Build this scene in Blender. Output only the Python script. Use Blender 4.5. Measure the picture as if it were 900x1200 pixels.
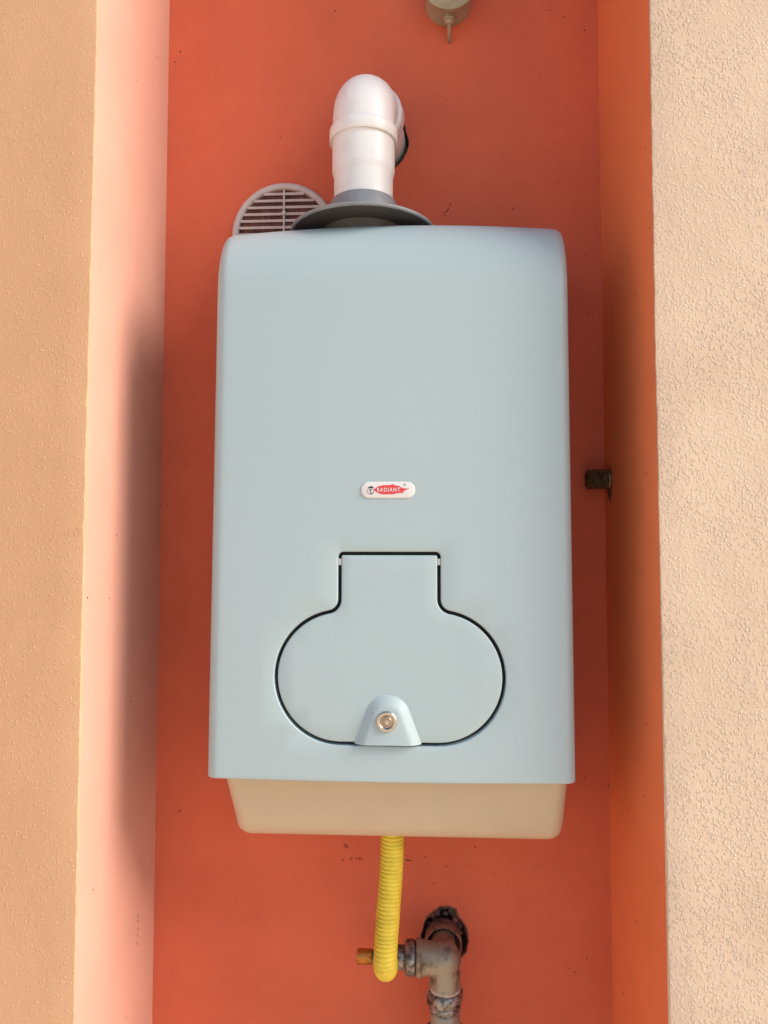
import bpy, bmesh, math, random
from mathutils import Vector, Matrix, geometry
from math import pi, sin, cos, radians as rad
random.seed(11)
for o in list(bpy.data.objects): bpy.data.objects.remove(o)
S = bpy.context.scene
COL = S.collection

# ------------------------------------------------------------ camera, sky, sun, exposure
cd = bpy.data.cameras.new('camera'); cam = bpy.data.objects.new('camera', cd); COL.objects.link(cam)
yaw, pitch, roll = rad(3.0), rad(3.2), rad(0.06)
F = Vector((-sin(yaw)*cos(pitch), cos(yaw)*cos(pitch), sin(pitch)))
R0 = Vector((cos(yaw), sin(yaw), 0)); U0 = R0.cross(F)
Rv = R0*cos(roll) + U0*sin(roll); Uv = U0*cos(roll) - R0*sin(roll)
M = Matrix((Rv, Uv, -F)).transposed().to_4x4(); M.translation = (0, -0.80, 1.5)
cam.matrix_world = M
cd.sensor_fit = 'VERTICAL'; cd.sensor_height = 24; cd.lens = 24*901/1200
cd.clip_start = 0.01; cd.clip_end = 500
S.camera = cam

SUN_EL, SUN_OUT = rad(33), rad(13)           # height above the horizon, angle out from the wall plane
sd = Vector((cos(SUN_EL)*cos(SUN_OUT), -cos(SUN_EL)*sin(SUN_OUT), sin(SUN_EL)))
w = bpy.data.worlds.new('World'); S.world = w; w.use_nodes = True
nt = w.node_tree; bg = nt.nodes['Background']
sky = nt.nodes.new('ShaderNodeTexSky'); sky.sky_type = 'NISHITA'; sky.sun_disc = False
sky.sun_elevation = SUN_EL; sky.sun_rotation = pi/2 + SUN_OUT
sky.air_density = 1.0; sky.dust_density = 1.0; sky.ozone_density = 1.0
nt.links.new(sky.outputs[0], bg.inputs[0]); bg.inputs[1].default_value = 0.051
sl = bpy.data.lights.new('sun', 'SUN'); sl.energy = 1.5; sl.angle = rad(33); sl.color = (1.0, 0.93, 0.82)
so = bpy.data.objects.new('sun', sl); COL.objects.link(so)
so.rotation_euler = sd.to_track_quat('Z', 'Y').to_euler()
S.view_settings.view_transform = 'Standard'; S.view_settings.look = 'None'
S.view_settings.gamma = 1; S.view_settings.use_curve_mapping = False
S.view_settings.exposure = 2.06

# ------------------------------------------------------------ materials
def mat(name, col, rough=0.6, metal=0.0, var=0.0, vscale=20, col2=None, bump=0.0, bscale=300, bdetail=3, spec=0.5,
        bump2=0.0, b2scale=8, thr=(0.4, 0.6)):
    m = bpy.data.materials.new(name); m.use_nodes = True
    n = m.node_tree.nodes; l = m.node_tree.links; b = n['Principled BSDF']
    b.inputs['Base Color'].default_value = (*col, 1); b.inputs['Roughness'].default_value = rough
    b.inputs['Metallic'].default_value = metal; b.inputs['Specular IOR Level'].default_value = spec
    tc = n.new('ShaderNodeTexCoord')
    if var or col2:
        nz = n.new('ShaderNodeTexNoise'); nz.inputs['Scale'].default_value = vscale; nz.inputs['Detail'].default_value = 6
        nz.inputs['Roughness'].default_value = 0.6
        l.new(tc.outputs['Object'], nz.inputs['Vector'])
        r = n.new('ShaderNodeMapRange'); r.inputs[1].default_value = thr[0]; r.inputs[2].default_value = thr[1]
        l.new(nz.outputs['Fac'], r.inputs[0])
        mx = n.new('ShaderNodeMix'); mx.data_type = 'RGBA'
        c2 = col2 or tuple(c*(1-var) for c in col)
        mx.inputs[6].default_value = (*col, 1); mx.inputs[7].default_value = (*c2, 1)
        l.new(r.outputs[0], mx.inputs[0]); l.new(mx.outputs[2], b.inputs['Base Color'])
    last = None
    for st, sc, de, di in ((bump, bscale, bdetail, 0.001), (bump2, b2scale, 2, 0.004)):
        if st:
            nz = n.new('ShaderNodeTexNoise'); nz.inputs['Scale'].default_value = sc; nz.inputs['Detail'].default_value = de
            l.new(tc.outputs['Object'], nz.inputs['Vector'])
            bp = n.new('ShaderNodeBump'); bp.inputs['Strength'].default_value = st; bp.inputs['Distance'].default_value = di
            l.new(nz.outputs['Fac'], bp.inputs['Height'])
            if last: l.new(last.outputs[0], bp.inputs['Normal'])
            l.new(bp.outputs[0], b.inputs['Normal']); last = bp
    return m

def stucco(name, col, col2, dist, scale, cover, fine):
    """trowelled plaster: fine grain plus raised crumbs and short ridges"""
    m = bpy.data.materials.new(name); m.use_nodes = True
    n = m.node_tree.nodes; l = m.node_tree.links; b = n['Principled BSDF']
    b.inputs['Roughness'].default_value = 0.85; b.inputs['Specular IOR Level'].default_value = 0.25
    tc = n.new('ShaderNodeTexCoord')
    def noise(sc, de, dis=0.0, ro=0.5):
        z = n.new('ShaderNodeTexNoise'); z.inputs['Scale'].default_value = sc; z.inputs['Detail'].default_value = de
        z.inputs['Distortion'].default_value = dis; z.inputs['Roughness'].default_value = ro
        l.new(tc.outputs['Object'], z.inputs['Vector']); return z
    def mrange(src, a, c, d=0.0, e=1.0):
        r = n.new('ShaderNodeMapRange'); r.inputs[1].default_value = a; r.inputs[2].default_value = c
        r.inputs[3].default_value = d; r.inputs[4].default_value = e; r.interpolation_type = 'SMOOTHSTEP'
        l.new(src, r.inputs[0]); return r.outputs[0]
    def math_(op, a, c):
        q = n.new('ShaderNodeMath'); q.operation = op
        for i, v in enumerate((a, c)):
            if isinstance(v, (int, float)): q.inputs[i].default_value = v
            else: l.new(v, q.inputs[i])
        return q.outputs[0]
    # crumbs: distorted cells, a share of them raised to small uneven peaks
    wob = noise(scale*1.6, 2); sub = n.new('ShaderNodeVectorMath'); sub.operation = 'SUBTRACT'; sub.inputs[1].default_value = (.5, .5, .5)
    l.new(wob.outputs['Color'], sub.inputs[0])
    sc = n.new('ShaderNodeVectorMath'); sc.operation = 'SCALE'; sc.inputs[3].default_value = 1.5/scale; l.new(sub.outputs[0], sc.inputs[0])
    ad = n.new('ShaderNodeVectorMath'); ad.operation = 'ADD'; l.new(tc.outputs['Object'], ad.inputs[0]); l.new(sc.outputs[0], ad.inputs[1])
    vo = n.new('ShaderNodeTexVoronoi'); vo.inputs['Scale'].default_value = scale; l.new(ad.outputs[0], vo.inputs['Vector'])
    sp_ = n.new('ShaderNodeSeparateColor'); l.new(vo.outputs['Color'], sp_.inputs[0])
    crumbs = math_('MULTIPLY', mrange(vo.outputs['Distance'], .62, .05), mrange(sp_.outputs[0], cover, cover+.35))
    patch = mrange(noise(9, 2).outputs['Fac'], 0.35, 0.6, 0.55, 1.0)
    grain = math_('MULTIPLY', noise(scale*2.4, 3).outputs['Fac'], fine)
    h = math_('ADD', math_('MULTIPLY', crumbs, patch), grain)
    h = math_('ADD', h, math_('MULTIPLY', noise(14, 2).outputs['Fac'], 2.5))
    bp = n.new('ShaderNodeBump'); bp.inputs['Strength'].default_value = 1; bp.inputs['Distance'].default_value = dist
    l.new(h, bp.inputs['Height']); l.new(bp.outputs[0], b.inputs['Normal'])
    mx = n.new('ShaderNodeMix'); mx.data_type = 'RGBA'
    mx.inputs[6].default_value = (*col, 1); mx.inputs[7].default_value = (*col2, 1)
    l.new(mrange(noise(6, 5, 0.5).outputs['Fac'], 0.35, 0.65), mx.inputs[0])
    m2 = n.new('ShaderNodeMix'); m2.data_type = 'RGBA'; m2.inputs[7].default_value = (min(.88, col[0]*1.12), col[1]*1.16, col[2]*1.22, 1)
    l.new(mx.outputs[2], m2.inputs[6]); l.new(math_('MULTIPLY', crumbs, .6), m2.inputs[0]); l.new(m2.outputs[2], b.inputs['Base Color'])
    return m

PEACH_R = stucco('rough peach stucco', (.66, .495, .365), (.62, .46, .335), 0.0010, 310, .05, .3)
PEACH_L = stucco('fine peach stucco', (.575, .33, .190), (.545, .31, .175), 0.0004, 310, .40, .4)
ORANGE_PALED = mat('sun-paled orange plaster', (.64, .325, .245), 0.8, var=.06, vscale=7, bump=.25, bscale=500, bump2=.25, b2scale=20, spec=.3)  # recess orange with the glare of sunlight paled into its base colour
ORANGE = mat('salmon orange plaster', (.64, .137, .068), 0.75, var=.12, vscale=6, bump=.3, bscale=520, bump2=.5, b2scale=22, spec=.3, thr=(.35, .65))
CASE = mat('painted steel casing', (.378, .468, .482), 0.42, bump=.05, bscale=900, var=.02, vscale=300, spec=.5)
TRAY = mat('plastic tray', (.52, .42, .285), 0.5, bump=.05, bscale=900, var=.03, vscale=30)
WHITE = mat('white flue plastic', (.78, .775, .765), 0.40, var=.05, vscale=40, bump2=.06, b2scale=60)
GREYP = mat('grey plastic', (.24, .255, .27), 0.5, var=.15, vscale=60)
FLANGE_SHADE = mat('shaded flange underside', (.055, .05, .048), 0.7)  # shade below the flange rim, put into a base colour
DARKGREY = mat('dark grey collar', (.075, .072, .068), 0.6, var=.2, vscale=50)
ORANGE_BRIGHT = mat('brightened orange plaster', (.88, .23, .085), 0.75, var=.10, vscale=5, bump=.22, bscale=520, bump2=.3, b2scale=16, spec=.3, thr=(.35, .65))  # recess orange, brightened to stand in for light on the right side
GRILLE = mat('grille plastic', (.58, .53, .51), 0.5, var=.08, vscale=60)
SCREEN = mat('insect screen', (.34, .15, .13), 0.8, var=.5, vscale=60)
SCREENB = mat('duct behind screen', (.035, .022, .02), 0.9)
BLACK = mat('dark void', (.012, .011, .010), 0.9)
GAPM = mat('door gap shade', (.02, .022, .024), 0.7)
CHROME = mat('nickel lock', (.62, .55, .47), 0.28, metal=1.0, var=.15, vscale=400)
SLOT = mat('lock core', (.36, .27, .20), 0.4, metal=.8)
LABEL = mat('white label', (.68, .66, .64), 0.4)
RED = mat('red print', (.66, .05, .055), 0.4)
INK = mat('black print', (.03, .03, .035), 0.4)
YELLOW = mat('yellow hose jacket', (.74, .57, .05), 0.5, var=.22, vscale=70, thr=(.45, .75), bump=.1)
BRASS = mat('brass cap', (.62, .26, .05), 0.42, metal=.75, var=.4, vscale=160, bump=.2)
IRON = mat('weathered fitting', (.33, .28, .205), 0.5, metal=.45, col2=(.10, .07, .05), vscale=55, thr=(.5, .72), bump=.5, bscale=420)
ZINC = mat('galvanised nut', (.34, .32, .29), 0.42, metal=.7, col2=(.08, .065, .055), vscale=150, thr=(.42, .62), bump=.5, bscale=500)
PALE = mat('pale sealing ring', (.50, .40, .32), 0.6, var=.3, vscale=150)
RUBBLE = mat('broken plaster', (.16, .10, .075), 0.95, col2=(.42, .13, .08), vscale=70, thr=(.52, .62), bump=1.0, bscale=260)
RIMM = mat('broken plaster rim', (.10, .06, .045), 0.95, col2=(.30, .10, .06), vscale=120, bump=.8, bscale=300)
BOXM = mat('old cream plastic', (.38, .33, .22), 0.5, var=.2, vscale=60)
CABLE = mat('cable sheath', (.34, .26, .18), 0.6)
STUBM = mat('brass threaded stub', (.22, .165, .085), 0.5, metal=.7, var=.5, vscale=200)
SPECK = mat('dark dirt', (.035, .016, .012), 0.9)
GROUND = mat('floor tiles', (.80, .61, .43), 0.7, var=.08, vscale=2, bump=.2, bscale=40)

# ------------------------------------------------------------ helpers
def link(name, me, m, parent=None, smooth=True):
    o = bpy.data.objects.new(name, me); COL.objects.link(o)
    if m: me.materials.clear(); me.materials.append(m)
    if parent: o.parent = parent
    if smooth:
        for p in me.polygons: p.use_smooth = True
    return o
def pyd(name, vs, fs, m, parent=None, smooth=True, sharp=None):
    me = bpy.data.meshes.new(name); me.from_pydata([tuple(v) for v in vs], [], fs); me.validate(); me.update()
    bm = bmesh.new(); bm.from_mesh(me); bmesh.ops.recalc_face_normals(bm, faces=bm.faces)
    if sharp:
        for e in bm.edges:
            if len(e.link_faces) == 2 and e.calc_face_angle(0) > rad(sharp): e.smooth = False
    bm.to_mesh(me); bm.free()
    return link(name, me, m, parent, smooth)
def root(name, label, cat, loc=(0, 0, 0)):
    o = bpy.data.objects.new(name, None); COL.objects.link(o); o.location = loc
    o.empty_display_size = .05; o['label'] = label; o['category'] = cat
    ROOTLOC[name] = Vector(loc); return o
ROOTLOC = {}
def fix(o, parent):
    """keep world placement although the parent Empty sits away from the origin"""
    o.parent = parent; o.location = -Vector(parent.location) if parent.type == 'EMPTY' else (0, 0, 0); return o

def lathe(prof, axis, org, n=48, closed=False):
    """prof = [(r, h)] around axis through org"""
    a = Vector(axis).normalized(); t = a.orthogonal().normalized(); b = a.cross(t); org = Vector(org)
    if abs(a.z) < .9: t = Vector((0, 0, 1)).cross(a).normalized(); b = a.cross(t)
    vs, fs = [], []
    for r, h in prof:
        for k in range(n):
            q = 2*pi*k/n; vs.append(org + a*h + (t*cos(q) + b*sin(q))*r)
    m = len(prof)
    for i in range(m-1 if not closed else m):
        j = (i+1) % m
        for k in range(n):
            k2 = (k+1) % n; fs.append((i*n+k, i*n+k2, j*n+k2, j*n+k))
    if not closed:
        if prof[0][0] > 1e-6: fs.append(tuple(range(n))[::-1])
        if prof[-1][0] > 1e-6: fs.append(tuple((m-1)*n+k for k in range(n)))
    return vs, fs
def bev(r0, r1, h0, h1, b=.0012):
    """profile of a short solid cylinder with eased edges; r0 at h0, r1 at h1"""
    return [(0.0001, h0), (r0-b, h0), (r0-b*.3, h0+b*.3), (r0, h0+b), (r1, h1-b), (r1-b*.3, h1-b*.3), (r1-b, h1), (0.0001, h1)]
def hexa(r, h0, h1, axis, org, b=.0018, rot=0.0, n=6):
    a = Vector(axis).normalized(); t = (Vector((0, 0, 1)) if abs(a.z) < .9 else Vector((1, 0, 0))).cross(a).normalized(); c = a.cross(t); org = Vector(org)
    vs, fs = [], []
    for rr, h in ((r*.90, h0), (r, h0+b), (r, h1-b), (r*.90, h1)):
        for k in range(n):
            q = rot + 2*pi*k/n; vs.append(org + a*h + (t*cos(q) + c*sin(q))*rr)
    for i in range(3):
        for k in range(n): k2 = (k+1) % n; fs.append((i*n+k, i*n+k2, (i+1)*n+k2, (i+1)*n+k))
    fs.append(tuple(range(n))[::-1]); fs.append(tuple(3*n+k for k in range(n)))
    return vs, fs
def sweep(path, rads, n=32, caps=True):
    P = [Vector(p) for p in path]; T = []
    for i in range(len(P)): T.append((P[min(i+1, len(P)-1)] - P[max(i-1, 0)]).normalized())
    u = T[0].orthogonal().normalized(); vs, fs = [], []
    for i, p in enumerate(P):
        if i: u = (u - T[i]*u.dot(T[i])).normalized()
        v = T[i].cross(u); r = rads[i] if hasattr(rads, '__len__') else rads
        for k in range(n): q = 2*pi*k/n; vs.append(p + (u*cos(q) + v*sin(q))*r)
        if i:
            for k in range(n): k2 = (k+1) % n; fs.append(((i-1)*n+k, (i-1)*n+k2, i*n+k2, i*n+k))
    if caps: fs.append(tuple(range(n))[::-1]); fs.append(tuple((len(P)-1)*n+k for k in range(n)))
    return vs, fs
def join(*parts):
    vs, fs = [], []
    for v, f in parts:
        o = len(vs); vs += list(v); fs += [tuple(i+o for i in q) for q in f]
    return vs, fs
def box(c, s):
    x, y, z = c; a, b, d = (k/2 for k in s)
    v = [Vector((x+i*a, y+j*b, z+k*d)) for i in (-1, 1) for j in (-1, 1) for k in (-1, 1)]
    return v, [(0, 1, 3, 2), (4, 6, 7, 5), (0, 4, 5, 1), (2, 3, 7, 6), (0, 2, 6, 4), (1, 5, 7, 3)]
def offset(poly, d):
    """move a ccw polygon outward by d"""
    n = len(poly); out = []
    for i in range(n):
        p0, p1, p2 = Vector(poly[i-1]), Vector(poly[i]), Vector(poly[(i+1) % n])
        e1 = (p1-p0).normalized(); e2 = (p2-p1).normalized()
        n1 = Vector((e1.y, -e1.x)); n2 = Vector((e2.y, -e2.x)); nn = (n1+n2)
        if nn.length < 1e-6: nn = n1
        nn.normalize(); k = max(.4, nn.dot(n1)); out.append(tuple(p1 + nn*(d/k)))
    return out
def inside(p, poly):
    x, y = p; c = False; n = len(poly)
    for i in range(n):
        x1, y1 = poly[i]; x2, y2 = poly[i-1]
        if (y1 > y) != (y2 > y) and x < (x2-x1)*(y-y1)/(y2-y1)+x1: c = not c
    return c
def edist(p, poly):
    P = Vector(p); best = 9
    for i in range(len(poly)):
        a, b = Vector(poly[i-1]), Vector(poly[i]); ab = b-a; L = ab.length_squared
        t = 0 if L == 0 else max(0, min(1, (P-a).dot(ab)/L)); best = min(best, (P-a-ab*t).length)
    return best
def ragged(cx, cz, rx, rz, n, amp, seed):
    rr = random.Random(seed); out = []; ph = [rr.uniform(0, 6.28) for _ in range(4)]
    for k in range(n):
        q = 2*pi*k/n; j = 1 + amp*(sin(3*q+ph[0])*.5 + sin(5*q+ph[1])*.35 + sin(9*q+ph[2])*.25 + rr.uniform(-.3, .3))
        out.append((cx+rx*j*cos(q), cz+rz*j*sin(q)))
    return out

# ------------------------------------------------------------ ground
me = bpy.data.meshes.new('ground'); g = 60
me.from_pydata([(-g, -g, 0), (g, -g, 0), (g, g, 0), (-g, g, 0)], [], [(0, 1, 2, 3)])
gr = link('ground', me, GROUND); gr['kind'] = 'structure'

# ------------------------------------------------------------ house wall with the recess
XL, XR, DEPTH, TOP, BOT = -.3605, .2405, .235, 2.95, .0
wall = root('house_wall', 'peach stucco house wall with the tall orange recess that holds the white boiler', 'wall', (0, .3, 0))
HOLE_FLUE = ragged(-.069, 2.073, .047, .050, 44, .045, 3)
HOLE_GAS = [(-.0045, .991), (-.0045, 1.004), (-.002, 1.015), (.003, 1.0265), (.011, 1.034), (.0195, 1.0405), (.029, 1.040), (.038, 1.0365),
            (.043, 1.029), (.0500, 1.0205), (.054, 1.010), (.0560, .998), (.0540, .986), (.047, .979), (.030, .975), (.010, .977), (.001, .982)][::-1]
def densify(poly, k, amp, seed):
    rr = random.Random(seed); out = []
    for i in range(len(poly)):
        a, b = Vector(poly[i]), Vector(poly[(i+1) % len(poly)])
        for j in range(k):
            p = a.lerp(b, j/k); out.append((p.x+rr.uniform(-amp, amp), p.y+rr.uniform(-amp, amp)))
    return out
HOLE_GAS = densify(HOLE_GAS, 4, .0006, 5)
def back_panel():
    outer = [(XL-.004, BOT), (XR+.004, BOT), (XR+.004, TOP), (XL-.004, TOP)]
    pts = [Vector(p) for p in outer]; edges = [(0, 1), (1, 2), (2, 3), (3, 0)]
    for h in (HOLE_FLUE, HOLE_GAS):
        b = len(pts); pts += [Vector(p) for p in h]; edges += [(b+i, b+(i+1) % len(h)) for i in range(len(h))]
    x = XL+.03
    while x < XR-.01:
        z = .06
        while z < TOP-.03:
            if not any(inside((x, z), offset(h, .006) if h is HOLE_FLUE else h) or edist((x, z), h) < .008 for h in (HOLE_FLUE, HOLE_GAS)): pts.append(Vector((x, z)))
            z += .06
        x += .06
    v, e, f, *_ = geometry.delaunay_2d_cdt(pts, edges, [], 0, 1e-6)
    fs = []
    for t in f:
        c = sum((v[i] for i in t), Vector((0, 0)))/len(t)
        if not (inside(c, HOLE_FLUE) or inside(c, HOLE_GAS)): fs.append(tuple(t))
    vs = [Vector((p.x, DEPTH, p.y)) for p in v]
    me = bpy.data.meshes.new('back_plaster'); me.from_pydata([tuple(p) for p in vs], [], fs)
    bm = bmesh.new(); bm.from_mesh(me)
    for fa in bm.faces:
        if fa.normal.y > 0: fa.normal_flip()
    bm.to_mesh(me); bm.free()
    return link('back_plaster', me, ORANGE, None, False)
fix(back_panel(), wall)
def hole_wall(name, poly, depth, m, y0, flare=0.0):
    n = len(poly); vs = []; rr = random.Random(9)
    lv = [(y0, 0), (y0+.003, -.0012), (y0+.010, -.001), (y0+depth*.6, .0005), (y0+depth, -.0015)]
    for i, (y, d) in enumerate(lv):
        for p in offset(poly, -d if i == 0 else d):
            j = rr.uniform(-.0008, .0008) if i else 0
            vs.append(Vector((p[0]+j, y, p[1]+j)))
    fs = [(i*n+k, i*n+(k+1) % n, (i+1)*n+(k+1) % n, (i+1)*n+k) for i in range(len(lv)-1) for k in range(n)]
    fs.append(tuple((len(lv)-1)*n+k for k in range(n)))
    return pyd(name, vs, fs, m, None, True)
def ccw(p):
    a = sum(p[i-1][0]*p[i][1]-p[i][0]*p[i-1][1] for i in range(len(p))); return p if a > 0 else p[::-1]
HOLE_FLUE = ccw(HOLE_FLUE); HOLE_GAS = ccw(HOLE_GAS)
fix(hole_wall('flue_opening', HOLE_FLUE, .12, BLACK, DEPTH), wall)
fix(hole_wall('pipe_opening', HOLE_GAS, .035, RIMM, DEPTH), wall)
# rubble packed inside the pipe opening and a broken, slightly lifted paint lip round it
rb = []
rr = random.Random(4)
for k in range(46):
    q = rr.uniform(0, 2*pi); rad_ = rr.uniform(.55, .95)
    c = Vector((.0255 + .026*rad_*cos(q), DEPTH+rr.uniform(.012, .024), 1.008 + .029*rad_*sin(q)))
    bm = bmesh.new(); bmesh.ops.create_icosphere(bm, subdivisions=1, radius=rr.uniform(.003, .0065))
    for v in bm.verts: v.co = Vector((v.co.x*rr.uniform(.6, 1.3), v.co.y*.8, v.co.z*rr.uniform(.6, 1.2))) + c
    bm.verts.ensure_lookup_table()
    rb.append(([v.co.copy() for v in bm.verts], [tuple(v.index for v in f.verts) for f in bm.faces])); bm.free()
o = pyd('rubble', *join(*rb), RUBBLE, None, False); o['kind'] = 'stuff'; fix(o, wall)
def lip(poly, m, name, wmin, wmax, seed, h=.0011, y0=DEPTH):
    rr = random.Random(seed); n = len(poly); outer = offset(poly, 1.0e-6); vs = []
    ph = [rr.uniform(0, 6) for _ in range(3)]
    for i, p in enumerate(poly):
        q = i/n*2*pi; wd = wmin+(wmax-wmin)*(.5+.25*sin(2*q+ph[0])+.25*sin(5*q+ph[1])+rr.uniform(-.15, .15))
        po = offset(poly, wd)[i]; mid = Vector(p).lerp(Vector(po), .45)
        vs += [Vector((p[0], y0-.0002, p[1])), Vector((mid.x, y0-h*rr.uniform(.6, 1.2), mid.y)), Vector((po[0], y0-.0001, po[1]))]
    fs = []
    for i in range(n):
        j = (i+1) % n; fs += [(3*i, 3*j, 3*j+1, 3*i+1), (3*i+1, 3*j+1, 3*j+2, 3*i+2)]
    return pyd(name, vs, fs, m, None, True)
fix(lip(HOLE_GAS, RIMM, 'broken_plaster_edge', .0006, .0032, 3), wall)
fix(lip(HOLE_FLUE, RIMM, 'flue_opening_edge', .0002, .0012, 8), wall)

def face_strip(name, x0, x1, m, corner):
    """front stucco face; the vertical arris at the recess is eased and slightly uneven"""
    rr = random.Random(int(abs(x0)*1000)); n = 420; vs = []; prof = None
    zs = [BOT + (TOP-BOT)*i/n for i in range(n+1)]
    wob = [rr.uniform(-1, 1) for _ in range(n+3)]
    s = 1 if corner == x1 else -1                     # +1: recess lies on the +x side
    for i, z in enumerate(zs):
        j = .0007*(wob[i]+wob[i+1])*.5 + .0008*sin(z*5+x0*9)
        far = x0 if s > 0 else x1
        vs += [Vector((far, 0, z)), Vector((corner - s*.03, 0, z)), Vector((corner - s*.0030+j*.3, 0, z)), Vector((corner - s*.0007+j, .0003, z)),
               Vector((corner-s*.0001+j, .0012, z)), Vector((corner, .0022, z))]
    k = 6; fs = [(i*k+a, i*k+a+1, (i+1)*k+a+1, (i+1)*k+a) for i in range(n) for a in range(k-1)]
    return pyd(name, vs, fs, m, None, True, sharp=12)
fix(face_strip('stucco_face', -2.4, XL, PEACH_L, XL), wall)['label'] = 'finer peach stucco left of the recess'
fix(face_strip('stucco_face', XR, 2.2, PEACH_R, XR), wall)['label'] = 'coarse pale peach stucco right of the recess'
def quad(name, p, m): return pyd(name, [Vector(q) for q in p], [(0, 1, 2, 3)], m, None, False)
fix(quad('reveal', [(XL, .0022, BOT), (XL, DEPTH, BOT), (XL, DEPTH, TOP), (XL, .0022, TOP)], ORANGE_PALED), wall)['label'] = 'left side of the recess, orange plaster paled as if sunlit'
fix(quad('reveal', [(XR, .0022, BOT), (XR, DEPTH, BOT), (XR, DEPTH, TOP), (XR, .0022, TOP)], ORANGE_BRIGHT), wall)['label'] = 'orange plastered right side of the recess'
fix(quad('recess_ceiling', [(XL-.01, .0, TOP), (XR+.01, .0, TOP), (XR+.01, DEPTH, TOP), (XL-.01, DEPTH, TOP)], ORANGE), wall)
v, f = box((-.1, .15, TOP+.21), (4.6, .30, .42)); fix(pyd('lintel', v, f, PEACH_L, None, False), wall)
# small dirt flecks and scratches on the plaster
BK = [(.034,1.975),(.027,1.969),(.037,1.983),(.055,2.014),(.033,2.128),(.031,2.217),(-.078,2.254),(-.124,2.264),(-.199,2.083),(-.296,1.844),(-.351,2.197),(-.344,2.212),(-.323,2.109),(-.32,1.562),(-.326,1.43),(-.315,1.636),(-.328,1.624),(-.327,1.157),(.175,2.254),(.222,2.223),(.219,1.907),(.22,1.826),(.194,2.243),(.222,1.521),(.233,1.201),(.239,1.2),(.209,1.21),(.208,.98),(.185,.967),(.193,.963),(-.097,1.1),(-.09,1.1),(-.105,1.115),(-.082,1.1),(.001,1.104),(.028,1.093),(-.026,1.12),(-.023,1.099),(.066,1.118),(.012,1.071),(.127,1.04),(.122,1.973),(.235,2.088)]
LF = [(.178,2.205),(.189,2.174),(.118,2.096),(.177,2.01),(.026,1.823),(.068,1.45),(.084,1.523),(.232,1.568),(.01,1.454),(.139,1.32),(.04,1.136),(.143,.942),(.222,1.095)]
RT = [(.026,1.942),(.014,1.848),(.07,1.795),(.103,1.849),(.175,1.816),(.043,1.588),(.066,1.484),(.058,1.318),(.166,1.2),(.139,1.198),(.186,1.091),(.026,1.166),(.114,1.083),(.177,.97),(.073,1.237)]
rr = random.Random(21); fl = []
def fleck(P, ex, ez, nrm, a, b, rot):
    n = 9; vs = [P + nrm*.0006]
    for k in range(n):
        q = 2*pi*k/n; j = rr.uniform(.5, 1.2); u, v = a*j*cos(q), b*j*sin(q)
        vs.append(P + nrm*.0001 + ex*(u*cos(rot)-v*sin(rot)) + ez*(u*sin(rot)+v*cos(rot)))
    return vs, [(0, 1+k, 1+(k+1) % n) for k in range(n)]
X, Y, Z = Vector((1, 0, 0)), Vector((0, 1, 0)), Vector((0, 0, 1))
for x, z in BK: fl.append(fleck(Vector((x, DEPTH, z)), X, Z, -Y, rr.uniform(.0006, .0013), rr.uniform(.0007, .0016), rr.uniform(0, 3)))
for y, z in LF: fl.append(fleck(Vector((XL, y, z)), Y, Z, X, rr.uniform(.0008, .0022), rr.uniform(.0006, .0014), rr.uniform(0, .6)))
for y, z in RT: fl.append(fleck(Vector((XR, y, z)), Y, Z, -X, rr.uniform(.0007, .0013), rr.uniform(.0008, .0024), rr.uniform(-.2, .2)))
for i in range(70):
    fl.append(fleck(Vector((rr.uniform(XL+.01, XR-.01), DEPTH, rr.uniform(.85, 2.3))), X, Z, -Y, rr.uniform(.0003, .0006), rr.uniform(.0003, .0007), 0))
for z in (1.046, 1.040, 1.030, 1.023, 1.014): fl.append(fleck(Vector((XL, .176+rr.uniform(-.001, .001), z)), Y, Z, X, .0009, rr.uniform(.002, .0045), 0))
for x, z, l, ro in ((.033, 1.9745, .004, 1.0), (.0295, 1.971, .003, .4), (.036, 1.981, .003, 2.0), (.0295, 1.966, .0018, .2), (-.02, 1.099, .0045, -.3), (-.328, 1.1575, .003, .5)):
    fl.append(fleck(Vector((x, DEPTH, z)), X, Z, -Y, l, .0006, ro))
STAIN = mat('brown smudge', (.36, .075, .045), 0.9)
sm = [fleck(Vector((x, DEPTH-.0001, z)), X, Z, -Y, a, b, ro) for x, z, a, b, ro in ((-.104, 1.116, .003, .004, .3), (-.097, 1.1, .0035, .0028, .1), (-.086, 1.100, .0028, .0022, 0), (-.108, 1.098, .002, .0016, 1), (-.328, 1.1575, .002, .0015, 0), (.0325, 1.9725, .0022, .0014, 1), (.03, 2.00, .0012, .002, 0), (.09, 1.085, .0012, .001, 0))]
o = pyd('smudges', *join(*sm), STAIN, None, False); o['kind'] = 'stuff'; fix(o, wall)
o = pyd('dirt_flecks', *join(*fl), SPECK, None, False); o['kind'] = 'stuff'; fix(o, wall)

# ------------------------------------------------------------ boiler
BC = Vector((-.038, .2, 1.17))
boiler = root('wall_boiler', 'pale grey wall hung boiler with a keyhole shaped access door, in the orange recess', 'boiler', BC)
XC = -.0385; ZB, Z0, BZ, AY = 1.2540, 1.801, .085, .062; RC = .0135; YB = .205
def xl(z): return -.2375 - .0042*(1.85-z)/.6
def xr(z): return .1618 + .0022*(1.85-z)/.6
def bow(x): u = (x-XC)/.2; return .043 + .007*u*u
def arch(x): u = (x-XC)/.2; return .006*(1-u*u)
def cprof(s):
    """s -> (dy, z): straight up to Z0, elliptical roll to the top, then flat to the back"""
    if s <= Z0: return 0.0, s
    L = .5*pi*math.sqrt((BZ**2+AY**2)/2); t = (s-Z0)/L
    if t <= 1: q = t*pi/2; return AY*(1-cos(q)), Z0+BZ*sin(q)
    return AY + (t-1)*L, Z0+BZ
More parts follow.
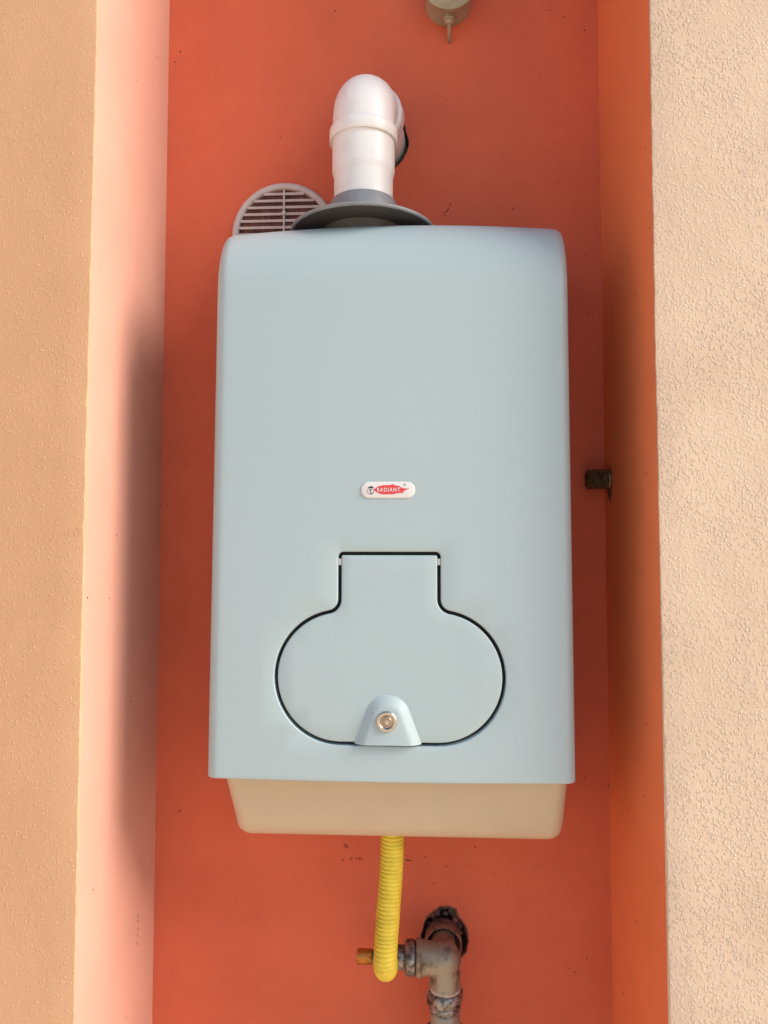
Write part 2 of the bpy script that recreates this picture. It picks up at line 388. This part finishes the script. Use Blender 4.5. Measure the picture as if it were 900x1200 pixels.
def front(x, s):
    dy, z = cprof(s); l, r = xl(z), xr(z); a = 0
    d = min(x-l, r-x)
    if d < RC: a = RC - math.sqrt(max(0, RC*RC-(RC-d)**2))
    if s-ZB < .0025: a += .0025 - math.sqrt(max(0, .0025**2-(.0025-(s-ZB))**2))
    k = max(0, min(1, (z-1.70)/.15)); k = k*k*(3-2*k)
    return Vector((x, min(YB, bow(x)+dy+a), z+arch(x)*k))
# outline of the keyhole door (x, z), ccw
def arc(cx, cz, r, a0, a1, n): return [(cx+r*cos(rad(a0+(a1-a0)*i/n)), cz+r*sin(rad(a0+(a1-a0)*i/n))) for i in range(n+1)]
DCX = -.0385; DR = .0735; DZ = 1.3670; HW = .0563; DT = 1.5035; OFF = .0530
def door_outline():
    th = 70; px = DCX+OFF+DR*cos(rad(th))            # lobe arc ends where the neck fillet starts
    right = arc(DCX+OFF, DZ, DR, -90, 76, 34)
    ex, ez = right[-1]; fr = .0125
    # concave fillet between the lobe and the neck side x = DCX+HW
    cxf = DCX+HW+fr; D = DR+fr; dz = math.sqrt(D*D-(cxf-DCX-OFF)**2); czf = DZ+dz
    ang = math.degrees(math.atan2(czf-DZ, cxf-DCX-OFF)); right = arc(DCX+OFF, DZ, DR, -90, ang, 36)
    fil = arc(cxf, czf, fr, ang-180, -180, 8)
    top = arc(DCX+HW-.0055, DT-.0055, .0055, 0, 90, 5)
    half = right + fil[1:] + top
    left = [(2*DCX-x, z) for x, z in half][::-1]
    out = []
    for p in half+left:
        if not out or (Vector(p)-Vector(out[-1])).length > 1e-4: out.append(p)
    # long straight runs get extra points
    res = []
    for i in range(len(out)):
        a, b = Vector(out[i]), Vector(out[(i+1) % len(out)]); k = max(1, int((b-a).length/.012))
        for j in range(k): res.append(tuple(a.lerp(b, j/k)))
    return res
DO = door_outline()
LIPR = .0016
def lipy(d): return 0 if d >= LIPR else LIPR - math.sqrt(max(0, LIPR**2-(LIPR-d)**2))
def vnormals(me, fn):
    me.normals_split_custom_set_from_vertices([fn(v.co) for v in me.vertices])
def build_front():
    sx = [0, .0006, .0018, .0036, .006, .0085, .011, RC, .018, .03]
    zs = [ZB, ZB+.0005, ZB+.0013, ZB+.0025, ZB+.006]; z = 1.28
    while z < Z0-.01: zs.append(z); z += .03
    zs.append(Z0); L = .5*pi*math.sqrt((BZ**2+AY**2)/2)
    zs += [Z0+L*i/18 for i in range(1, 19)] + [Z0+L+.02, Z0+L+.05, Z0+L+.09, Z0+L+.12]
    pts = []; ring = []; key = {}
    def add(p, d=9):
        pts.append(Vector(p)); key[len(pts)-1] = d; return len(pts)-1
    rows = []
    for s in zs:
        _, zz = cprof(s); l, r = xl(zz), xr(zz)
        xs = [l+d for d in sx] + [l+.03+(r-l-.06)*i/12 for i in range(1, 12)] + [r-d for d in sx[::-1]]
        rows.append([(x, s) for x in xs])
    hole = [offset(DO, d) for d in (0.0, LIPR*.12, LIPR*.45, LIPR)]
    edges = []
    for lvl, h in enumerate(hole):
        ids = [add(p, (0, LIPR*.12, LIPR*.45, 9)[lvl]) for p in h]
        edges += [(ids[i], ids[(i+1) % len(ids)]) for i in range(len(ids))]
        if lvl == 0: ring = ids
    grid = []
    for row in rows:
        gi = []
        for p in row:
            if inside(p, hole[-1]) or edist(p, hole[-1]) < .004: gi.append(None)
            else: gi.append(add(p))
        grid.append(gi)
    n = len(grid[0])
    for gi in grid:
        for a, b in zip(gi, gi[1:]):
            if a is not None and b is not None: edges.append((a, b))
    for r1, r2 in zip(grid, grid[1:]):
        for a, b in ((r1[0], r2[0]), (r1[-1], r2[-1])): edges.append((a, b))
    v, e, f, vo, *_ = geometry.delaunay_2d_cdt(pts, edges, [], 0, 1e-7)
    vs = []
    for i, p in enumerate(v):
        P = front(p.x, p.y); d = min([key[k] for k in vo[i]] or [9]); P.y += lipy(d); vs.append(P)
    fs = [tuple(t) for t in f if not inside(sum((v[i] for i in t), Vector((0, 0)))/len(t), DO)]
    # return the hole rim backwards
    back = {}
    idx = {}
    for i, o in enumerate(vo):
        for k in o: idx[k] = i
    R = [idx[k] for k in ring]
    b = len(vs)
    for i in R: vs.append(vs[i]+Vector((0, .012, 0)))
    for k in range(len(R)): k2 = (k+1) % len(R); fs.append((R[k], R[k2], b+k2, b+k))
    # sides and bottom lip: extrude the left, right and lower borders
    for col in (0, -1):
        ids = [idx[g[col]] for g in grid]; b = len(vs)
        for i in ids: vs.append(Vector((vs[i].x, YB, vs[i].z)))
        for k in range(len(ids)-1):
            if vs[ids[k]].y < YB-1e-5 or vs[ids[k+1]].y < YB-1e-5: fs.append((ids[k], ids[k+1], b+k+1, b+k))
    ids = [idx[g] for g in grid[0]]; b = len(vs)
    for i in ids: vs.append(Vector((XC+(vs[i].x-XC)*.965, vs[i].y+.012, ZB+.0004)))
    for k in range(len(ids)-1): fs.append((ids[k], ids[k+1], b+k+1, b+k))
    return pyd('casing', vs, fs, CASE, None, True, sharp=50)
casing = fix(build_front(), boiler)

def face_y(x, z): return bow(x)
def plate(name, poly, thick, m, yfun, proud=0.0, lipr=.0016, grid=.02, parent=None):
    """a thin plate cut to poly with rolled edges, following yfun"""
    hole = [poly, offset(poly, -lipr*.12), offset(poly, -lipr*.45), offset(poly, -lipr)]
    ds = (0, .12, .45, 1.0); pts = []; edges = []; key = {}
    for lvl, h in enumerate(hole):
        b = len(pts)
        for p in h: key[len(pts)] = ds[lvl]; pts.append(Vector(p))
        edges += [(b+i, b+(i+1) % len(h)) for i in range(len(h))]
    xs = [p[0] for p in poly]; zs = [p[1] for p in poly]; x = min(xs)+grid
    while x < max(xs):
        z = min(zs)+grid
        while z < max(zs):
            if inside((x, z), hole[-1]) and edist((x, z), hole[-1]) > .004: key[len(pts)] = 1; pts.append(Vector((x, z)))
            z += grid
        x += grid
    v, e, f, vo, *_ = geometry.delaunay_2d_cdt(pts, edges, [], 0, 1e-7)
    vs = []
    for i, p in enumerate(v):
        d = min([key[k] for k in vo[i]] or [1])
        vs.append(Vector((p.x, yfun(p.x, p.y)-proud + (lipr - math.sqrt(max(0, lipr**2-(lipr-lipr*d)**2))), p.y)))
    fs = [tuple(t) for t in f if inside(sum((v[i] for i in t), Vector((0, 0)))/len(t), poly)]
    idx = {}
    for i, o in enumerate(vo):
        for k in o: idx[k] = i
    R = [idx[k] for k in range(len(poly))]; b = len(vs)
    for i in R: vs.append(Vector((vs[i].x, vs[i].y+thick, vs[i].z)))
    for k in range(len(R)): k2 = (k+1) % len(R); fs.append((R[k], R[k2], b+k2, b+k))
    return pyd(name, vs, fs, m, None, True, sharp=50)
door = fix(plate('access_door', offset(DO, -.0038), .009, CASE, face_y, proud=-.0004), boiler)
door['label'] = 'keyhole shaped access door'
# near-black sheet that paints in the shade of the gap behind the door
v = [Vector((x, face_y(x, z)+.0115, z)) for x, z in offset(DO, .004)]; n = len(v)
o = pyd('door_gap_shade', v, [tuple(range(n))], GAPM, None, False); fix(o, boiler)
for x in (DCX-HW+.0019, DCX+HW-.0019):
    v, f = box((x, face_y(x, 0)+.0045, 1.4925), (.0032, .004, .0070))
    h = pyd('hinge_pin', v, f, LABEL, None, False); h.parent = door
# raised boss with the lock
def boss():
    bz, cx = 1.2968, -.0398
    def loop(hw, r, cz, n=26):
        c = Vector((0, cz)); pts = []
        # tangent from (hw, 0) to circle
        d = math.hypot(hw, cz); a0 = math.atan2(-cz, hw); al = math.acos(min(1, r/d)); t = a0+al
        pts.append((-hw, 0)); tl = pi-t
        for i in range(n+1): q = tl+(t-tl)*i/n; pts.append((r*cos(q), cz+r*sin(q)))
        pts.append((hw, 0)); return pts
    defs = [(.0365, .0248, .0270, .0), (.0358, .0240, .0270, .0004), (.0335, .0218, .0268, .0020), (.0300, .0185, .0262, .0043), (.0278, .0166, .0258, .0056), (.0258, .0150, .0256, .0063), (.0236, .0136, .0254, .0066)]
    vs = []; fs = []; n = 0
    for hw, r, cz, h in defs:
        lp = loop(hw, r, cz); n = len(lp)
        for i, (x, z) in enumerate(lp):
            dz = -.0005 - min(.0006, h*.2)
            zz = bz+z + (dz if i in (0, n-1) else 0)
            vs.append(Vector((cx+x, face_y(cx+x, zz)+.0003-h, zz)))
    for i in range(len(defs)-1):
        for k in range(n-1): fs.append((i*n+k, i*n+k+1, (i+1)*n+k+1, (i+1)*n+k))
    fs.append(tuple((len(defs)-1)*n+k for k in range(n)))
    # lower end, turned back under the door edge
    b = len(vs); low = [i*n for i in range(len(defs))] + [i*n+n-1 for i in range(len(defs)-1, -1, -1)]
    for i in low: vs.append(Vector((vs[i].x, face_y(vs[i].x, 0)+.006, vs[i].z-.0012)))
    for k in range(len(low)-1): fs.append((low[k], low[k+1], b+k+1, b+k))
    return pyd('lock_boss', vs, fs, CASE, None, True, sharp=55)
o = boss(); o.parent = door
LX, LZ = -.0407, 1.3213; LY = face_y(LX, 0)-.0063
o = pyd('lock', *lathe([(.0001, 0), (.0112, 0), (.0112, .0016), (.0106, .0026), (.0096, .0030), (.0078, .0027), (.0070, .0020), (.0066, .0004), (.0001, .0004)], (0, -1, 0), (LX, LY, LZ)), CHROME, None, True, 40); o.parent = door
core = join(lathe([(.0001, .0006), (.0056, .0006), (.0056, .0020), (.0050, .0026), (.0001, .0027)], (0, -1, 0), (LX, LY, LZ), 32),
            box((LX-.0012, LY-.0027, LZ+.0016), (.0034, .0006, .0010)))
o = pyd('lock_core', *core, SLOT, None, True, 40); o.parent = door
o = pyd('key_slot', *lathe([(.0001, .0026), (.0026, .0026), (.0024, .0033), (.0001, .0034)], (0, -1, 0), (LX+.0006, LY, LZ-.0004), 18), CHROME, None, True, 40); o.parent = door

# badge
BX, BZc = -.0398, 1.5715
def stadium(hw, hh, n=14, cx=BX, cz=BZc): return arc(cx+hw-hh, cz, hh, -90, 90, n) + arc(cx-hw+hh, cz, hh, 90, 270, n)
o = plate('badge_surround', stadium(.0325, .0118), .002, CASE, face_y, proud=.0001, lipr=.0030, grid=.01); fix(o, boiler)
badge = fix(plate('badge', stadium(.0298, .0091), .002, LABEL, face_y, proud=.0013, lipr=.0010, grid=.01), boiler)
K = .000114*.98
def lp(x, y): return (BX+(x-445)*K, BZc-(y-213)*K)
def flat(name, polys, m, lift):
    vs, fs = [], []
    for poly in polys:
        b = len(vs); t = geometry.tessellate_polygon([[Vector((x, z, 0)) for x, z in poly]])
        vs += [Vector((x, face_y(x, z)-.0013-lift, z)) for x, z in poly]; fs += [tuple(b+i for i in q) for q in t]
    o = pyd(name, vs, fs, m, None, False); o.parent = badge; return o
flame = [(300,215),(318,198),(345,180),(372,172),(400,167),(430,166),(460,166),(484,161),(502,154),(498,163),(520,169),(545,172),(572,178),(556,181),(580,190),(602,199),(628,200),(657,199),(640,207),(625,212),(612,222),(590,234),(606,247),(585,243),(560,244),(530,248),(500,253),(505,262),(490,256),(455,256),(420,258),(390,256),(362,249),(335,236)]
flat('flame_mark', [[lp(*p) for p in flame]], RED, .0002)
def ringp(cx, cy, r0, r1, a0, a1, n=16):
    o_ = [(cx+r1*cos(rad(a0+(a1-a0)*i/n)), cy-r1*sin(rad(a0+(a1-a0)*i/n))) for i in range(n+1)]
    i_ = [(cx+r0*cos(rad(a0+(a1-a0)*i/n)), cy-r0*sin(rad(a0+(a1-a0)*i/n))) for i in range(n, -1, -1)]
    return [lp(*p) for p in o_+i_]
em = [[lp(*p) for p in [(246,198),(252,186),(268,178),(285,176),(300,182),(303,196),(292,200),(284,194),(268,196)]],
      [lp(*p) for p in [(258,210),(268,206),(285,207),(284,214),(277,216),(281,232),(276,236),(269,234),(271,216),(260,216)]],
      ringp(272, 222, 29, 33, 150, 245), ringp(272, 222, 28, 36, 255, 345), ringp(272, 222, 30, 33, 20, 60), ringp(279, 240, 6, 10, 200, 340, 8)]
flat('emblem', em, INK, .0003)
flat('registered_mark', [ringp(610, 162, 5, 9, 0, 340, 12), ringp(610, 162, 0.5, 3, 0, 340, 8)], INK, .0003)
tc_ = bpy.data.curves.new('t', 'FONT'); tc_.body = 'RADIANT'; tc_.size = 1; tc_.offset = .022; tc_.space_character = 1.35; tc_.fill_mode = 'FRONT'
to = bpy.data.objects.new('t', tc_); COL.objects.link(to); dg = bpy.context.evaluated_depsgraph_get()
tm = bpy.data.meshes.new_from_object(to.evaluated_get(dg)); bpy.data.objects.remove(to)
xs = [v.co.x for v in tm.vertices]; ys = [v.co.y for v in tm.vertices]
(tx0, tz0), (tx1, tz1) = lp(338, 230), lp(564, 192)
for v in tm.vertices:
    x = tx0+(v.co.x-min(xs))/(max(xs)-min(xs))*(tx1-tx0); z = tz0+(v.co.y-min(ys))/(max(ys)-min(ys))*(tz1-tz0); v.co = (x, face_y(x, z)-.0013-.0004, z)
bm = bmesh.new(); bm.from_mesh(tm)
for fa in bm.faces:
    if fa.normal.y > 0: fa.normal_flip()
bm.to_mesh(tm); bm.free()
o = link('lettering', tm, LABEL, badge, False)

# lower tray
def rrect(x0, x1, y0, y1, r, z, n=7):
    out = []
    for cx, cy, a in ((x1-r, y0+r, -90), (x1-r, y1-r, 0), (x0+r, y1-r, 90), (x0+r, y0+r, 180)):
        out += [Vector((cx+r*cos(rad(a+90*i/n)), cy+r*sin(rad(a+90*i/n)), z)) for i in range(n+1)]
    return out
TR = [(1.262, -.2310, .1605, .073), (1.238, -.2272, .1598, .079), (1.206, -.2212, .1580, .088), (1.190, -.2192, .1570, .094), (1.1815, -.2178, .1556, .099), (1.1765, -.2145, .1530, .105), (1.1740, -.2060, .1480, .113), (1.1734, -.19, .137, .135)]
vs, fs = [], []
for z, x0, x1, y0 in TR: vs += rrect(x0, x1, y0, .20, .016, z)
n = len(vs)//len(TR)
for i in range(len(TR)-1):
    for k in range(n): fs.append((i*n+k, i*n+(k+1) % n, (i+1)*n+(k+1) % n, (i+1)*n+k))
fs.append(tuple((len(TR)-1)*n+k for k in range(n))); fs.append(tuple(range(n))[::-1])
tray = fix(pyd('lower_tray', vs, fs, TRAY, None, True, 60), boiler); tray['label'] = 'tapered tray below the casing'

# ------------------------------------------------------------ flue
PX, PY = -.0755, .140
flue = root('flue_pipe', 'white plastic flue elbow rising from a grey collar on top of the boiler', 'pipe', (PX, PY, 1.883))
fix(pyd('dark_collar', *lathe([(.053, 1.875), (.053, 1.893), (.056, 1.8995)], (0, 0, 1), (PX, PY, 0), 64), DARKGREY, None, True, 40), flue)
fix(pyd('flange', *lathe([(.0885, 1.8990), (.0885, 1.8974), (.0908, 1.8982), (.0912, 1.9000), (.0900, 1.9014), (.062, 1.9045), (.050, 1.908), (.045, 1.914), (.0428, 1.922), (.0415, 1.9385), (.0400, 1.9405), (.037, 1.9405)], (0, 0, 1), (PX, PY, 0), 80), GREYP, None, True, 40), flue)
fix(pyd('underside_shade', *lathe([(.050, 1.9010), (.060, 1.9000), (.0890, 1.8982)], (0, 0, 1), (PX, PY, 0), 80), FLANGE_SHADE, None, True, 40), flue)  # dark disc painting in the shade under the flange
fix(pyd('pipe', *lathe([(.0368, 1.93), (.0370, 1.9715), (.0375, 1.9735), (.0390, 1.9790), (.0393, 1.981), (.0393, 2.022)], (0, 0, 1), (PX, PY, 0), 64), WHITE, None, True, 40), flue)
fix(pyd('socket', *lathe([(.0390, 2.0175), (.0422, 2.0170), (.0429, 2.0182), (.0430, 2.0280), (.0427, 2.0315), (.0418, 2.0335), (.0389, 2.0345)], (0, 0, 1), (PX, PY, 0), 64), WHITE, None, True, 50), flue)
tw = rad(7); D2 = Vector((sin(tw), cos(tw), 0)); RB = .0345
p0 = Vector((PX, PY, 2.028)); path = [p0, p0+Z*.007, p0+Z*.014]
c = p0+Z*.016+D2*RB
for i in range(21): q = pi/2*i/20; path.append(c - D2*RB*cos(q) + Z*RB*sin(q))
path += [path[-1]+D2*k for k in (.006,)]
fix(pyd('elbow', *sweep(path, .0388, 56), WHITE), flue)
e = path[-1]
fix(pyd('elbow_socket', *lathe([(.0385, -.004), (.0415, -.003), (.0432, -.001), (.0434, .010), (.0420, .0115), (.0412, .012)], D2, e, 56), WHITE, None, True, 50), flue)
fix(pyd('sealing_ring', *lathe([(.040, .010), (.0437, .0125), (.0440, .0155), (.0420, .018)], D2, e, 56), GRILLE, None, True, 50), flue)
fix(pyd('wall_pipe', *lathe([(.0372, .008), (.0372, .10)], D2, e, 48), WHITE, None, True, 50), flue)

# ------------------------------------------------------------ vent grille on the back wall
VX, VZ, VR = -.193, 1.9425, .0715
vent = root('vent_grille', 'round pinkish white plastic vent grille half hidden behind the boiler top', 'vent', (VX, DEPTH, VZ))
fix(pyd('rim', *lathe([(.0635, -.001), (.0635, .0055), (.0650, .0070), (.0695, .0072), (.0722, .0050), (.0732, .0020), (.0732, -.0005)], (0, -1, 0), (VX, DEPTH, VZ), 80), GRILLE, None, True, 50), vent)
fix(pyd('screen_back', *lathe([(.0001, .0004), (.0630, .0004)], (0, -1, 0), (VX, DEPTH, VZ), 48), SCREENB, None, False), vent)
z = VZ-.0565; i = 0
while z < VZ+.060:
    hw = math.sqrt(max(0, .0635**2-(z-VZ)**2))
    if hw > .008:
        vs = [Vector((VX+sx_*hw, DEPTH-y, z+dz)) for sx_ in (-1, 1) for y, dz in ((.0012, .0022), (.0052, .0016), (.0062, 0), (.0052, -.0020), (.0012, -.0008))]
        fs = [(k, (k+1) % 5, 5+(k+1) % 5, 5+k) for k in range(5)]
        fix(pyd('slat', vs, fs, GRILLE, None, False), vent)
    z += .00945
fix(pyd('rib', *box((VX, DEPTH-.0042, VZ), (.0022, .005, .124)), GRILLE, None, False), vent)
fix(pyd('screw', *lathe(bev(.0036, .0032, .001, .0078, .0008), (0, -1, 0), (VX, DEPTH, VZ+.0290), 20), GRILLE, None, True, 40), vent)
mesh_w = []
for k in range(-36, 37):
    x = k*.0017; hw = math.sqrt(max(0, .0615**2-x*x))
    mesh_w.append(box((VX+x, DEPTH-.0018, VZ), (.0008, .0006, 2*hw)))
o = pyd('insect_mesh', *join(*mesh_w), SCREEN, None, False); o['kind'] = 'stuff'; fix(o, vent)

# ------------------------------------------------------------ junction box near the top
JX, JZ = .0352, 2.2665
jb = root('junction_box', 'round cream plastic junction box with a cable gland, high above the flue', 'junction box', (JX, DEPTH, JZ))
fix(pyd('box_body', *lathe([(.0318, 0), (.0318, .004), (.0305, .006), (.0300, .034), (.0295, .0345)], (0, -1, 0), (JX, DEPTH, JZ), 48), CABLE, None, True, 40), jb)
fix(pyd('lid', *lathe([(.0310, .0325), (.0345, .0335), (.0348, .0385), (.0325, .0405), (.0001, .0415)], (0, -1, 0), (JX, DEPTH, JZ), 48), BOXM, None, True, 40), jb)
gl = join(lathe(bev(.0072, .0072, .026, .0340, .0008), (0, 0, -1), (JX, DEPTH-.019, JZ), 24), lathe(bev(.0082, .0082, .0340, .0380, .0008), (0, 0, -1), (JX, DEPTH-.019, JZ), 24),
          lathe(bev(.0066, .0048, .0380, .0430, .0008), (0, 0, -1), (JX, DEPTH-.019, JZ), 24))
fix(pyd('cable_gland', *gl, BOXM, None, True, 40), jb)
fix(pyd('cable', *sweep([(JX, DEPTH-.019, JZ-.041), (JX, DEPTH-.0175, JZ-.047), (JX+.0006, DEPTH-.012, JZ-.0515), (JX+.001, DEPTH-.004, JZ-.0535), (JX+.001, DEPTH+.004, JZ-.054)], .0026, 14), CABLE), jb)

# ------------------------------------------------------------ threaded stub on the right reveal
SZ, SY = 1.5985, .2085
st = root('threaded_stub', 'short dark brass threaded pipe stub poking out of the right side of the recess', 'pipe stub', (XR, SY, SZ))
pr = [(.0085, .0300), (.0085, .0345), (.0120, .0350)]
pr = [(.0088, .0200), (.0088, .0290), (.0105, .0300)]; h = .0290
while h > .002: pr += [(.0134, h), (.0117, h-.0017)]; h -= .0034
pr += [(.0128, -.001)]
fix(pyd('thread', *lathe(pr, (-1, 0, 0), (XR, SY, SZ), 40), STUBM, None, True, 35), st)
fix(pyd('bore', *lathe([(.0001, .021), (.0089, .021)], (-1, 0, 0), (XR, SY, SZ), 24), BLACK, None, False), st)
hp = ragged(SY, SZ-.006, .0155, .021, 24, .12, 14)
vs = [Vector((XR-.0007, SY, SZ))] + [Vector((XR-.0005, min(DEPTH-.001, a), b)) for a, b in hp]
fix(pyd('stub_hole_shade', vs, [(0, 1+k, 1+(k+1) % 24) for k in range(24)], RIMM, None, False), st)  # flat dark patch painting in the shade of the hole round the stub

# ------------------------------------------------------------ iron elbow with its nuts
GX, GY, GZ = .0245, .180, 1.0035
fit = root('gas_pipe_elbow', 'weathered iron pipe elbow with nuts coming out of the ragged hole in the wall', 'pipe fitting', (GX, GY, GZ))
def remesh(o, vox, it=4):
    m = o.modifiers.new('r', 'REMESH'); m.mode = 'VOXEL'; m.voxel_size = vox; m.use_smooth_shade = True
    s = o.modifiers.new('s', 'SMOOTH'); s.iterations = it; s.factor = .5
    dg = bpy.context.evaluated_depsgraph_get(); nm = bpy.data.meshes.new_from_object(o.evaluated_get(dg))
    mt = o.data.materials[0]; o.modifiers.clear(); o.data = nm
    if not nm.materials: nm.materials.append(mt)
    for p in nm.polygons: p.use_smooth = True
    return o
arm = [Vector((-.0110, GY, GZ)), Vector((-.004, GY, GZ)), Vector((.004, GY, GZ))]
rads = [.0205, .0205, .0195]
cc = Vector((.004, GY, GZ-.0205))
for i in range(1, 13): q = pi/2*i/12; arm.append(cc + X*.0205*sin(q) + Z*.0205*cos(q)); rads.append(.0195)
arm += [Vector((GX, GY, GZ-.023)), Vector((GX, GY, GZ-.028)), Vector((GX, GY, GZ-.033))]; rads += [.0192, .0192, .0198]
bm_ = bmesh.new(); bmesh.ops.create_uvsphere(bm_, u_segments=32, v_segments=20, radius=.0215)
sp = ([v.co + Vector((GX-.0015, GY, GZ-.001)) for v in bm_.verts], [tuple(v.index for v in f.verts) for f in bm_.faces]); bm_.free()
parts = join(sweep(arm, rads, 40), sp, lathe(bev(.0222, .0222, 0, .0065, .0015), (1, 0, 0), (-.0110, GY, GZ), 40), lathe(bev(.0150, .0150, 0, .075, .001), (0, 1, 0), (GX-.001, GY, GZ), 32))
body = pyd('elbow_body', *parts, IRON); remesh(body, .0011); fix(body, fit)
fix(pyd('wall_collar', *lathe([(.0212, -.004), (.0225, -.0055), (.0238, -.004), (.0241, .004), (.0241, .020), (.0212, .020)], (0, 1, 0), (GX-.001, .223, GZ-.0045), 44, True), mat('rusty collar', (.30, .15, .10), .7, var=.5, vscale=120, bump=.5), None, True, 40), fit)
o = pyd('pale_ring', *lathe(bev(.0196, .0190, 0, .0058, .0015), (0, 0, -1), (GX, GY, GZ-.0318), 40), PALE, None, True, 60); fix(o, fit)
fix(pyd('nut', *hexa(.0235, 0, .0160, (0, 0, -1), (GX, GY, GZ-.0372), .0026, rad(12)), ZINC, None, True, 25), fit)
fix(pyd('lock_ring', *lathe(bev(.0185, .0195, 0, .0075, .0012), (0, 0, -1), (GX, GY, GZ-.0530), 40), ZINC, None, True, 40), fit)
fix(pyd('valve_body', *hexa(.0205, 0, .029, (0, 0, -1), (GX, GY, GZ-.0602), .002, rad(0)), IRON, None, True, 25), fit)
fix(pyd('valve_shoulder', *hexa(.0255, 0, .018, (0, 0, -1), (GX, GY, GZ-.0822), .003, rad(20), 8), IRON, None, True, 25), fit)
fix(pyd('riser_pipe', *lathe([(.0125, 0), (.0125, GZ-.085)], (0, 0, 1), (GX, GY, 0), 24), IRON), fit)
# side outlet: nut, ring, tee and brass cap
fix(pyd('side_nut', *hexa(.0215, 0, .0135, (-1, 0, 0), (-.0112, GY, GZ-.0003), .003, rad(10), 8), ZINC, None, True, 25), fit)
fix(pyd('side_ring', *lathe(bev(.0142, .0142, 0, .012, .001), (-1, 0, 0), (-.0240, GY, GZ-.0003), 32), ZINC, None, True, 40), fit)
tee = join(lathe(bev(.0125, .0125, 0, .030, .001), (-1, 0, 0), (-.0330, GY, GZ-.0003), 32), lathe(bev(.0072, .0072, 0, .006, .0008), (-1, 0, 0), (-.0595, GY, GZ-.0003), 24))
fix(pyd('tee', *tee, ZINC, None, True, 40), fit)
fix(pyd('brass_cap', *hexa(.0094, 0, .0195, (-1, 0, 0), (-.0648, GY, GZ-.0003), .0012, rad(15)), BRASS, None, True, 25), fit)

# ------------------------------------------------------------ yellow corrugated hose
ctrl = [Vector(p) for p in ((-.0375, .128, 1.205), (-.0380, .128, 1.17), (-.0395, .126, 1.13), (-.0425, .124, 1.09), (-.0450, .123, 1.055), (-.0462, .123, 1.033), (-.0466, .130, 1.0185), (-.0466, .145, 1.008), (-.0466, .165, 1.004), (-.0466, .178, 1.0032))]
def catmull(P, step):
    out = []; Q = [P[0]*2-P[1]] + P + [P[-1]*2-P[-2]]
    for i in range(1, len(Q)-2):
        a, b, c_, d = Q[i-1:i+3]; n = max(2, int((c_-b).length/step))
        for k in range(n):
            t = k/n; out.append(.5*((2*b)+(c_-a)*t+(2*a-5*b+4*c_-d)*t*t+(3*b-3*c_+d-a)*t**3))
    out.append(P[-1]); return out
hp = catmull(ctrl, .0004); s = 0; rads = []
for i, p in enumerate(hp):
    if i: s += (p-hp[i-1]).length
    rads.append(.0127 + .0013*(abs(cos(pi*s/.0046))**.7*2-1))
hose = pyd('gas_hose', *sweep(hp, rads, 40), YELLOW)
hose['label'] = 'yellow corrugated gas hose hanging from the boiler tray to the iron elbow'; hose['category'] = 'hose'
